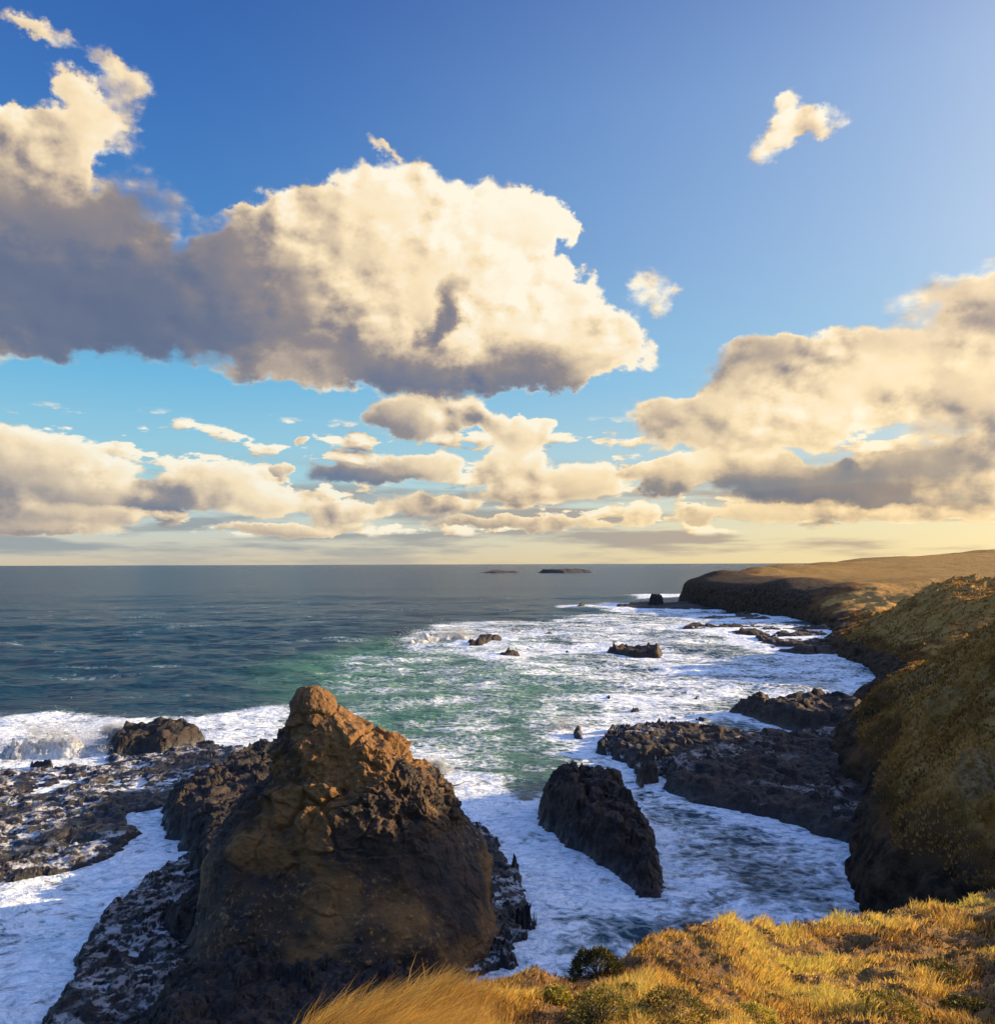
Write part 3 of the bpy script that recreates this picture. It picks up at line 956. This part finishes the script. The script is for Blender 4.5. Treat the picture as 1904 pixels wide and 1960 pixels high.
# shelves reaching out from the mainland
reef('rock_platform', [(1150, 1452), (1180, 1415), (1300, 1408), (1400, 1420), (1500, 1425), (1660, 1385), (1720, 1480), (1720, 1700), (1640, 1640), (1560, 1622), (1480, 1590), (1400, 1572), (1300, 1548), (1250, 1522), (1260, 1480), (1200, 1478)],
     1.7, M_PLAT, 'large dark rock platform at the foot of the grassy cliff, right of the wedge-shaped stack', 'reef', edge=2.2, rough=0.8, lam=3.6, step=0.14)
reef('reef_shelf', [(1130, 1450), (1160, 1408), (1260, 1398), (1360, 1420), (1340, 1470), (1260, 1500), (1215, 1500), (1190, 1470)], 0.9, M_REEF,
     'broken reef awash with foam at the seaward tip of the dark rock platform', 'reef', edge=1.2, rough=1.2, lam=2.4, step=0.13)
reef('boulder', [(1215, 1500), (1230, 1480), (1262, 1482), (1262, 1512), (1225, 1518)], 1.6, M_BROWN, 'small dark block in the water off the platform corner, behind the wedge-shaped stack', 'rock', edge=0.9, peaky=True)
reef('boulder', [(1088, 1425), (1100, 1412), (1118, 1416), (1115, 1428)], 1.6, M_BASALT, 'small black rock alone in white surf, just off the foamy reef tip', 'rock', edge=0.9, peaky=True)
reef('rock_spur', [(1385, 1378), (1450, 1370), (1500, 1368), (1640, 1372), (1700, 1400), (1640, 1440), (1500, 1410), (1430, 1392)], 3.0, M_BROWN,
     'dark humped rock spur between the white bay and the rock platform', 'reef', edge=3.0, rough=1.2, lam=6.0)
reef('reef_shelf', [(1185, 1392), (1175, 1362), (1240, 1348), (1300, 1362), (1330, 1400), (1270, 1402)], 0.45, M_REEF,
     'low flat reef almost covered by foam in the middle of the bay', 'reef', edge=2.0, rough=0.8, lam=4.0)
reef('rock_spur', [(1405, 1238), (1440, 1234), (1620, 1236), (1640, 1280), (1560, 1272), (1450, 1256)], 1.6, M_BROWN,
     'long low rock spur on the far side of the white bay, nearer of two', 'reef', edge=4.0, rough=1.6, lam=9.0)
reef('rock_spur', [(1285, 1218), (1310, 1207), (1480, 1206), (1600, 1215), (1600, 1240), (1380, 1228)], 1.7, M_BROWN,
     'long low rock spur on the far side of the white bay, farther of two', 'reef', edge=4.0, rough=1.6, lam=9.0)
reef('rock_spur', [(1300, 1190), (1350, 1183), (1470, 1184), (1500, 1196), (1400, 1196)], 1.0, M_BROWN, 'thin dark reef in front of the far brown cliff', 'reef', edge=6.0, rough=1.4, lam=12.0)
reef('reef_shelf', [(1150, 1170), (1190, 1164), (1330, 1160), (1420, 1166), (1400, 1176), (1200, 1175)], 2.2, M_BASALT,
     'low black reef running out from the far brown headland', 'reef', edge=7.0, rough=1.2, lam=14.0)
reef('sea_stack', [(1240, 1167), (1250, 1165.5), (1266, 1165.5), (1270, 1168)], 6.5, M_BASALT, 'small square black stack standing on the low far reef', 'rock', edge=0.8, rough=1.0, lam=4.0, jag=0.4, step=0.4)
reef('boulder', [(1096, 1170), (1104, 1167), (1122, 1167), (1120, 1171)], 3.0, M_BASALT, 'tiny black rock left of the low far reef', 'rock', edge=5.0, lam=9.0, peaky=True)
# rocks in the surf
reef('boulder', [(880, 1252), (905, 1240), (960, 1232), (972, 1240), (930, 1252)], 2.8, M_BASALT, 'dark jagged rock beside the breaking wave', 'rock', edge=4.0, lam=6.0, rough=1.6, peaky=True)
reef('boulder', [(935, 1276), (960, 1268), (1005, 1268), (1000, 1276), (960, 1280)], 2.2, M_BROWN, 'low brown rock awash just in front of the jagged rock by the breaker', 'rock', edge=3.0, lam=5.0, peaky=True)
reef('boulder', [(1020, 1228), (1045, 1222), (1072, 1226), (1050, 1229)], 2.2, M_BASALT, 'low black rock at the outer edge of the surf', 'rock', edge=4.0, lam=7.0, peaky=True)
reef('boulder', [(1152, 1262), (1190, 1256), (1240, 1256), (1278, 1266), (1270, 1274), (1210, 1272), (1160, 1266)], 3.0, M_BROWN, 'large brown rock with foam draining off it in the middle of the surf', 'rock', edge=4.0, lam=6.0, rough=1.8, peaky=True)
reef('boulder', [(1280, 1294), (1300, 1288), (1318, 1294), (1326, 1306), (1300, 1303)], 1.3, M_BASALT, 'small low black rock in the calm foam of the bay', 'rock', edge=2.4, lam=5.0, peaky=True)
reef('boulder', [(1108, 1252), (1125, 1249), (1135, 1253), (1120, 1255)], 1.4, M_BASALT, 'tiny dark rock left of the large brown rock in the surf', 'rock', edge=3.0, lam=5.0, peaky=True)
for k_, (X_, Y_, w_, h_, lb) in enumerate([
        (905, 1246, 30, 2.0, 'flat black rock just left of the jagged rock in the breaker'),
        (1165, 1352, 26, 1.0, 'small dark rock at the outer edge of the low flat reef'),
        (1330, 1350, 22, 0.9, 'little black rock between the low flat reef and the humped spur'),
        (1085, 1262, 18, 1.0, 'tiny rock awash between the two larger brown rocks in the surf'),
        (1175, 1245, 22, 1.3, 'small dark rock just behind the large brown rock in the surf'),
        (1340, 1395, 30, 1.2, 'dark rock awash behind the tip of the rock platform'),
        (1215, 1378, 34, 1.0, 'brown slab sticking out of the low flat reef'),
        (1180, 1520, 16, 0.8, 'small rock in the foam just behind the wedge-shaped stack'),
        (985, 1690, 30, 1.2, 'black rock at the seaward corner of the narrow broken reef'),
        (1000, 1790, 34, 1.2, 'low black rock at the near end of the narrow broken reef'),
        (80, 1476, 60, 0.9, 'flat black rock awash at the back of the left shelf'),
        (345, 1410, 40, 1.3, 'rounded black rock between the flat-topped rock and the pyramid rock'),
        (1420, 1185, 40, 1.6, 'low rock in the channel before the far brown cliff')]):
    dy_ = 3.5 if Y_ > 1300 else 1.8
    reef('boulder', [(X_ - w_ * .5, Y_), (X_ - w_ * .2, Y_ - dy_), (X_ + w_ * .35, Y_ - dy_ * .8), (X_ + w_ * .5, Y_ + dy_ * .4), (X_, Y_ + dy_)], h_ * 1.3, M_BASALT, lb, 'rock', edge=1.0, lam=3.0, rough=0.8, peaky=True)
reef('islet', [(1028, 1098), (1040, 1096), (1120, 1096), (1136, 1098), (1080, 1099)], 6.0, M_BASALT, 'long flat dark islet on the horizon, longer of the two', 'islet', edge=16, rough=3.0, lam=60, jag=8)
reef('islet', [(915, 1098), (935, 1096.5), (985, 1096.5), (1000, 1098), (950, 1099)], 3.0, M_BASALT, 'thin dark islet on the horizon left of the long flat islet', 'islet', edge=16, rough=3.0, lam=60, jag=8)


# ------------------------------------------------------------------ breaking waves
def breaker(pts, h, label, wide=3.0, seed=0, drops=9000):
    """A ridge of white water along a line on the sea, with flung drops."""
    ln = gpoly(pts)
    seg = np.concatenate([[0], np.cumsum(np.linalg.norm(np.diff(ln, axis=0), axis=1))])
    n = 220
    s = np.linspace(0, seg[-1], n)
    cx, cy = np.interp(s, seg, ln[:, 0]), np.interp(s, seg, ln[:, 1])
    v = np.linspace(-1, 1, 60)
    S_, V = np.meshgrid(s, v, indexing='ij')
    hs = h * (0.35 + 0.75 * np.clip(fbm(s / (wide * 1.6), s * 0, seed + .5, 3) + 0.45, 0, 1.3)) * np.sin(np.pi * np.linspace(0, 1, n)) ** 0.5
    X = cx[:, None] + 0 * V
    Y = cy[:, None] + V * wide * 1.5
    Z = 0.85 * hs[:, None] * np.exp(-(V * 1.7) ** 2) - 0.25
    d = fbm(X / 1.6, Y / 1.6, seed + Z, 5, 0.65)
    bl = 0
    for q_, (l_, a_) in enumerate(((wide * .9, .55), (wide * .42, .28), (wide * .2, .13), (wide * .1, .06))):
        bl = bl + a_ * (1 - 2.2 * np.abs(perlin(X / l_, Y / l_, seed + q_)))
    Z = (Z + 0.25) * (0.35 + 0.85 * bl) - 0.25
    X = X + d * wide * 0.35
    Y = Y + fbm(X / 1.6 + 7, Y / 1.6, seed + Z, 4, 0.6) * wide * 0.35
    co = np.stack([X, Y, Z], -1).reshape(-1, 3)
    rs = np.random.RandomState(seed)
    f = grid_faces(n, 60)
    # fine spray: tiny drops hanging in drifting puffs over the crest
    far = ln[:, 1].mean() / 100
    npf = 26
    kp = rs.randint(8, n - 8, npf)
    pc = np.stack([cx[kp] + rs.normal(0, wide * .3, npf), cy[kp] + rs.normal(0, wide * .3, npf), hs[kp] * rs.uniform(0.35, 1.25, npf)], -1)
    pr = wide * rs.uniform(0.12, 0.5, npf)
    wi = rs.randint(0, npf, drops)
    c = pc[wi] + rs.normal(0, 1, (drops, 3)) * pr[wi][:, None] * [1.2, 1, 0.75]
    c[:, 2] = np.abs(c[:, 2])
    r = (0.022 + 0.04 * rs.rand(drops) ** 3) * far ** 0.7
    tet = np.array([(1, 0, -.7), (-1, 0, -.7), (0, 1, .7), (0, -1, .7)])
    dc = (c[:, None, :] + tet[None] * r[:, None, None]).reshape(-1, 3)
    b = len(co) + np.arange(drops)[:, None] * 4
    tf = np.concatenate([b + np.array(t_) for t_ in ((0, 2, 1), (0, 1, 3), (0, 3, 2), (1, 2, 3))])
    o = mesh_np('breaking_wave', np.concatenate([co, dc]), np.concatenate([np.concatenate([f[:, [0, 1, 2]], f[:, [0, 2, 3]]]), tf]), M_FOAM)
    tag(o, label, 'wave', 'waves breaking on the rocks')
    return origin_to(o, (ln[:, 0].mean(), ln[:, 1].mean(), 0))


breaker([(765, 1250), (820, 1240), (880, 1235), (920, 1240)], 5.0, 'white wave breaking over the jagged rock far out in the surf', 4.0, 3)
breaker([(-30, 1460), (60, 1452), (130, 1450), (180, 1452)], 4.2, 'tall white wave bursting at the left edge beside the black boulder', 2.4, 5)
breaker([(180, 1432), (215, 1425), (260, 1420)], 3.0, 'sunlit plume of spray behind the flat-topped black rock', 1.5, 8)
breaker([(1040, 1412), (1090, 1400), (1130, 1404)], 2.4, 'pale burst of spray beside the small lone black rock', 1.6, 11, 2500)
breaker([(800, 1478), (830, 1482), (865, 1492)], 1.6, 'white water piled against the right shoulder of the pyramid rock', 1.0, 14)

build_sea()

# ------------------------------------------------------------------ the clifftop at the camera
# azimuth, distance of the brink, height of the brink
CREST = np.array([(-180, 60, 22), (-120, 45, 21), (-80, 5, 20.2), (-50, 3.2, 20.0), (-30, 3.0, 19.7), (-20, 3.7, 19.40), (-13, 4.9, 19.24), (-8, 5.8, 18.84), (-3, 6.8, 18.50), (2.5, 7.4, 18.46), (5, 7.4, 18.36), (7, 7.8, 18.30),
                  (10, 9.0, 18.0), (15.4, 11.4, 17.30), (19, 13.6, 16.45), (21.6, 15.0, 16.10), (25, 16.8, 15.75), (28, 19.5, 15.0), (31, 24, 14.1), (36, 40, 12.5), (50, 60, 12.5), (80, 70, 15), (120, 70, 20), (180, 60, 22)], float)


def fore_height(az, r):
    rc = np.interp(az, CREST[:, 0], CREST[:, 1])
    zc = np.interp(az, CREST[:, 0], CREST[:, 2])
    x, y = r * np.sin(np.radians(az)), r * np.cos(np.radians(az))
    q = np.minimum(r / rc, 1)
    z = 20.38 + (zc - 20.38) * q ** 0.93
    w = sst(r, 1.0, 4.0)
    mound = fbm(x / 1.5, y / 1.2, 3.0, 3, 0.5)
    z = z + w * (0.15 * mound + 0.07 * fbm(x / 0.45, y / 0.40, 7.0, 3, 0.5, True) * sst(x, 0.2, 1.4)) * np.minimum(1.7, 0.5 + r / 11)
    ov = np.maximum(r - rc, 0)
    z = z - ov * (0.5 + 1.0 * sst(ov, 0, 1.5)) - 0.0
    return x, y, z


def build_top():
    az = np.concatenate([np.arange(-180, -35, 2.5), np.arange(-35, 42, 0.16), np.arange(42, 180.1, 2.5)])
    r = np.concatenate([np.arange(0.0, 3.6, 0.2), 3.6 * 1.0065 ** np.arange(500)])
    r = r[r < 85]
    Az, Rr = np.meshgrid(az, r)
    x, y, z = fore_height(Az, Rr)
    keep = z > -2
    co = np.stack([x, y, z], -1).reshape(-1, 3)
    co, f, _ = compact(co, grid_faces(len(r), len(az), keep))
    o = mesh_np('clifftop_ground', co, f, M_TOP)
    return tag(o, kind='structure')


build_top()

M_GRASS = mat_blade('golden_grass', [(0.0, (0.050, 0.022, 0.007)), (0.22, (0.22, 0.10, 0.018)), (0.5, (0.60, 0.33, 0.055)), (0.75, (0.75, 0.50, 0.12)), (1.0, (0.66, 0.52, 0.09))], 0.5)
M_LEAF = mat_blade('cushion_leaf', [(0.0, (0.020, 0.022, 0.006)), (0.4, (0.10, 0.080, 0.014)), (0.75, (0.30, 0.24, 0.03)), (1.0, (0.55, 0.42, 0.06))], 0.3)


def blades(base, h, w, bend, tint, seed):
    """Curved ribbons: base points, heights, widths, bend vectors."""
    rs = np.random.RandomState(seed)
    n = len(base)
    a = rs.rand(n) * math.pi
    side = np.stack([np.cos(a), np.sin(a) * 0.5, np.zeros(n)], -1) * w[:, None]
    up = np.stack([np.zeros(n), np.zeros(n), h], -1)
    p1 = base + up * 0.45 + bend * 0.22
    p2 = base + up * 0.82 + bend * 0.62
    p3 = base + up * 1.0 + bend * 1.15
    V = np.stack([base - side, base + side, p1 - side * .8, p1 + side * .8, p2 - side * .5, p2 + side * .5, p3], 1)
    b = np.arange(n)[:, None] * 7
    tris = ((0, 1, 3), (0, 3, 2), (2, 3, 5), (2, 5, 4), (4, 5, 6))
    f = np.concatenate([b + np.array(t) for t in tris])
    return V.reshape(-1, 3), f, np.repeat(tint, 7)


def build_grass():
    rs = np.random.RandomState(3)
    N = 560000
    az = rs.uniform(-38, 46, N)
    r = 3.4 * (30 / 3.4) ** (rs.rand(N) ** 1.15)
    rc = np.interp(az, CREST[:, 0], CREST[:, 1])
    ok = r < rc + 0.7
    az, r = az[ok], r[ok]
    x, y, z = fore_height(az, r)
    clump = fbm(x / 0.8, y / 0.8, 11.0, 3)
    patch = fbm(x / 2.2, y / 2.2, 17.0, 3)
    longg = sst(x + 0.12 * y + 0.5 * patch, 1.05, 0.2)          # long dry grass on the left of the brink
    dens = np.clip(0.9 + 2.6 * clump + longg * 0.5, 0.4, 1)
    ok = rs.rand(len(x)) < dens
    x, y, z, r, clump, patch, longg = (v[ok] for v in (x, y, z, r, clump, patch, longg))
    n = len(x)
    sc = np.minimum(1.6, 0.65 + r / 16)
    h = (0.015 + 0.035 * rs.rand(n) + 0.09 * np.clip(clump * 2.8, 0, 1.2)) * sc
    h = h * (1 - longg) + longg * (0.16 + 0.20 * rs.rand(n))
    w = (0.0022 + 0.0028 * rs.rand(n)) * (0.5 + r / 7.5)
    ang = 0.3 + 2.4 * fbm(x / 0.9, y / 0.9, 23.0, 2) * (1 - 0.6 * longg) + rs.normal(0, 1, n) * (0.9 - 0.55 * longg)
    L = h * (0.35 + 0.5 * rs.rand(n)) * (1 + 0.55 * longg)
    bend = np.stack([np.cos(ang) * L, np.sin(ang) * L, -0.10 * L], -1)
    t = np.clip(0.46 + 1.2 * patch + 0.9 * clump + 0.22 * rs.normal(size=n) + 0.25 * sst(x, 0.2, 1.2) * sst(y, 8.0, 6.2), 0.02, 1)
    t = t * (1 - longg) + longg * np.clip(0.44 + 0.16 * rs.normal(size=n) + 0.5 * patch, 0.1, 0.74)
    base = np.stack([x, y, z - 0.01], -1)
    V, f, tt = blades(base, h, w, bend, t, 5)
    o = mesh_np('grass', V, f, M_GRASS, {'tint': tt})
    tag(o, 'golden dried grass and low tussocks on the clifftop', 'grass', kind='stuff')


build_grass()


def shrub(X, Y, rad, hgt, tint, label, seed, n=2600, r_at=None):
    """A low cushion bush of small leaves on twigs; X, Y is its middle in the picture, r_at its distance."""
    az = math.degrees(math.atan((X * K - CXP) / F))
    if r_at is None:
        rr = np.linspace(2.5, 30, 900)
        x, y, z = fore_height(np.full(900, az), rr)
        row = HZ + (EYE - z - hgt * 0.5) / y * F
        r_at = rr[np.argmin(np.abs(row - Y * K))]
    x, y, z = (float(v) for v in fore_height(np.array(az), np.array(r_at)))
    rs = np.random.RandomState(seed)
    th, ph = rs.uniform(0, 2 * math.pi, n), np.arccos(rs.uniform(-0.1, 1, n))
    d = np.stack([np.sin(ph) * np.cos(th), np.sin(ph) * np.sin(th), np.cos(ph)], -1)
    lump = 1 + 0.42 * fbm(d[:, 0] * 2.2 + seed, d[:, 1] * 2.2, d[:, 2] * 2.2, 3)
    q = lump * rs.uniform(0.55, 1.0, n) ** 0.4
    c = d * q[:, None] * [rad, rad, hgt]
    # leaves: small folded diamonds
    s = rs.uniform(0.5, 1.0, n) * 0.0115 * (r_at / 6) ** 0.6
    a = rs.normal(size=(n, 3))
    a /= np.linalg.norm(a, axis=1)[:, None]
    a = a * 0.7 + d * 0.7
    b_ = np.cross(a, rs.normal(size=(n, 3)))
    b_ /= np.linalg.norm(b_, axis=1)[:, None] + 1e-9
    V = np.stack([c - b_ * s[:, None] * .6, c + a * s[:, None] * 1.4, c + b_ * s[:, None] * .6, c - a * s[:, None] * .7], 1).reshape(-1, 3)
    bi = np.arange(n)[:, None] * 4
    f = np.concatenate([bi + np.array([0, 1, 2]), bi + np.array([0, 2, 3])])
    tt = np.repeat(np.clip(tint + 0.16 * rs.normal(size=n) + 0.9 * (lump - 1), 0, 1), 4)
    root = bpy.data.objects.new('cushion_bush', None)
    COL.objects.link(root)
    root.location = (x, y, z)
    tag(root, label, 'bush', 'small cushion plants in the golden grass' if n < 1000 else 'low bushes on the clifftop')
    o = mesh_np('foliage', V, f, M_LEAF, {'tint': tt}, smooth=False, parent=root)
    # twigs under the leaves
    m_ = 60
    th, ph = rs.uniform(0, 2 * math.pi, m_), np.arccos(rs.uniform(0.1, 1, m_))
    tip = np.stack([np.sin(ph) * np.cos(th) * rad * .85, np.sin(ph) * np.sin(th) * rad * .85, np.cos(ph) * hgt * .85], -1)
    sd = np.cross(tip, [0.3, 1, 0.2])
    sd = sd / (np.linalg.norm(sd, axis=1)[:, None] + 1e-9) * 0.004
    up = np.cross(tip, sd)
    up = up / (np.linalg.norm(up, axis=1)[:, None] + 1e-9) * 0.004
    z0 = np.zeros_like(tip) + [0, 0, -0.03]
    V = np.stack([z0 + sd, z0 - sd * .5 + up, z0 - sd * .5 - up, tip], 1).reshape(-1, 3)
    bi = np.arange(m_)[:, None] * 4
    f = np.concatenate([bi + np.array(t) for t in ((0, 1, 3), (1, 2, 3), (2, 0, 3))])
    mesh_np('twigs', V, f, M_TWIG, parent=root)
    return root


mt, gg, bb = new_mat('dark_twig')
gg.put(bb.inputs['Base Color'], gg.mix(gg.noise(pos(gg), 40.0, 3), (0.03, 0.016, 0.008), (0.09, 0.05, 0.025)))
M_TWIG = mt
shrub(1140, 1838, 0.24, 0.22, .12, 'dark brown cushion bush right on the cliff brink against the water', 1, n=6500)
shrub(1145, 1925, 0.24, 0.20, .50, 'olive cushion bush with yellow-green tips, left of the pair at the bottom', 2)
shrub(1285, 1925, 0.25, 0.20, .36, 'dark olive bush with brown hollows, right of the pair at the bottom', 3)
shrub(1060, 1905, 0.13, 0.11, .70, 'small yellow-green bush beside the long golden grass', 4)
shrub(1700, 1925, 0.26, 0.15, .55, 'spreading yellow-green bush at the bottom near the right corner', 5)
shrub(1850, 1930, 0.24, 0.14, .35, 'dull olive bush in the bottom right corner', 6)
shrub(1560, 1880, 0.20, 0.12, .30, 'low dark bush among pale tussocks in the middle of the clifftop', 7)
shrub(1790, 1860, 0.30, 0.18, .28, 'dark green mat of bush below the right-hand dune of grass', 8)
shrub(1390, 1850, 0.34, 0.18, .10, 'long dark bush in the hollow below the orange mound', 9)
shrub(1440, 1945, 0.20, 0.12, .85, 'bright yellow bush at the bottom edge', 10)

rq = random.Random(12)
ORD = 'first second third fourth fifth sixth seventh eighth ninth tenth eleventh twelfth thirteenth fourteenth'.split()
spots = sorted((rq.uniform(1090, 1890), rq.uniform(1850, 1950)) for _ in ORD)
for i, (X_, Y_) in enumerate(spots):
    shrub(X_, Y_, rq.uniform(0.07, 0.16), rq.uniform(0.05, 0.10), rq.uniform(.05, .45), 'small dark cushion plant in the golden clifftop grass, %s of fourteen from the left' % ORD[i], 30 + i, n=700)


def hillside_tufts():
    """Tussocks and scrub on the near grassy cliff face, too many to count."""
    X, D, z, t, bare = LAND
    rs = np.random.RandomState(21)
    ok = (t > 1.2) & (z > 5.0) & (D < 260) & (t < 48) & (X / D < 0.64)
    idx = np.flatnonzero(ok.ravel())
    p = 1.0 / D.ravel()[idx] ** 0.3 * (0.1 + sst(z.ravel()[idx], 5, 10))
    idx = rs.choice(idx, min(60000, len(idx)), replace=False, p=p / p.sum())
    q = np.stack([X.ravel()[idx], D.ravel()[idx], z.ravel()[idx]], -1) + rs.normal(0, 0.12, (len(idx), 3)) * [1, 1, 0]
    s = (0.10 + 0.16 * rs.rand(len(idx))) * (D.ravel()[idx] / 90) ** 0.5
    k = 4
    q = np.repeat(q, k, 0)
    s = np.repeat(s, k)
    n = len(q)
    q = q + rs.normal(0, 0.5, (n, 3)) * s[:, None] * [1, 1, 0]
    ang = rs.rand(n) * math.pi
    side = np.stack([np.cos(ang), np.sin(ang), np.zeros(n)], -1) * s[:, None] * 0.35
    tip = np.stack([rs.normal(-0.15, 0.3, n), rs.normal(0, 0.3, n), 0.7 + 0.6 * rs.rand(n)], -1) * s[:, None]
    V = np.stack([q - side - [0, 0, .05], q + side - [0, 0, .05], q + tip], 1).reshape(-1, 3)
    pt = fbm(q[:, 0] / 9, q[:, 1] / 9, 3.0, 4)
    tt = np.clip(0.5 + 0.9 * pt + 0.16 * np.repeat(rs.normal(size=n // k), k), 0, 1)
    o = mesh_np('hillside_grass', V, np.arange(3 * n).reshape(-1, 3), M_SCRUB, {'tint': np.repeat(tt, 3)}, smooth=False)
    tag(o, 'olive and golden tussock grass on the cliff face', 'grass', kind='stuff')


M_SCRUB = mat_blade('hillside_tussock', [(0.0, (0.085, 0.046, 0.010)), (0.35, (0.19, 0.095, 0.016)), (0.7, (0.33, 0.17, 0.032)), (1.0, (0.44, 0.26, 0.07))], 0.35)
hillside_tufts()
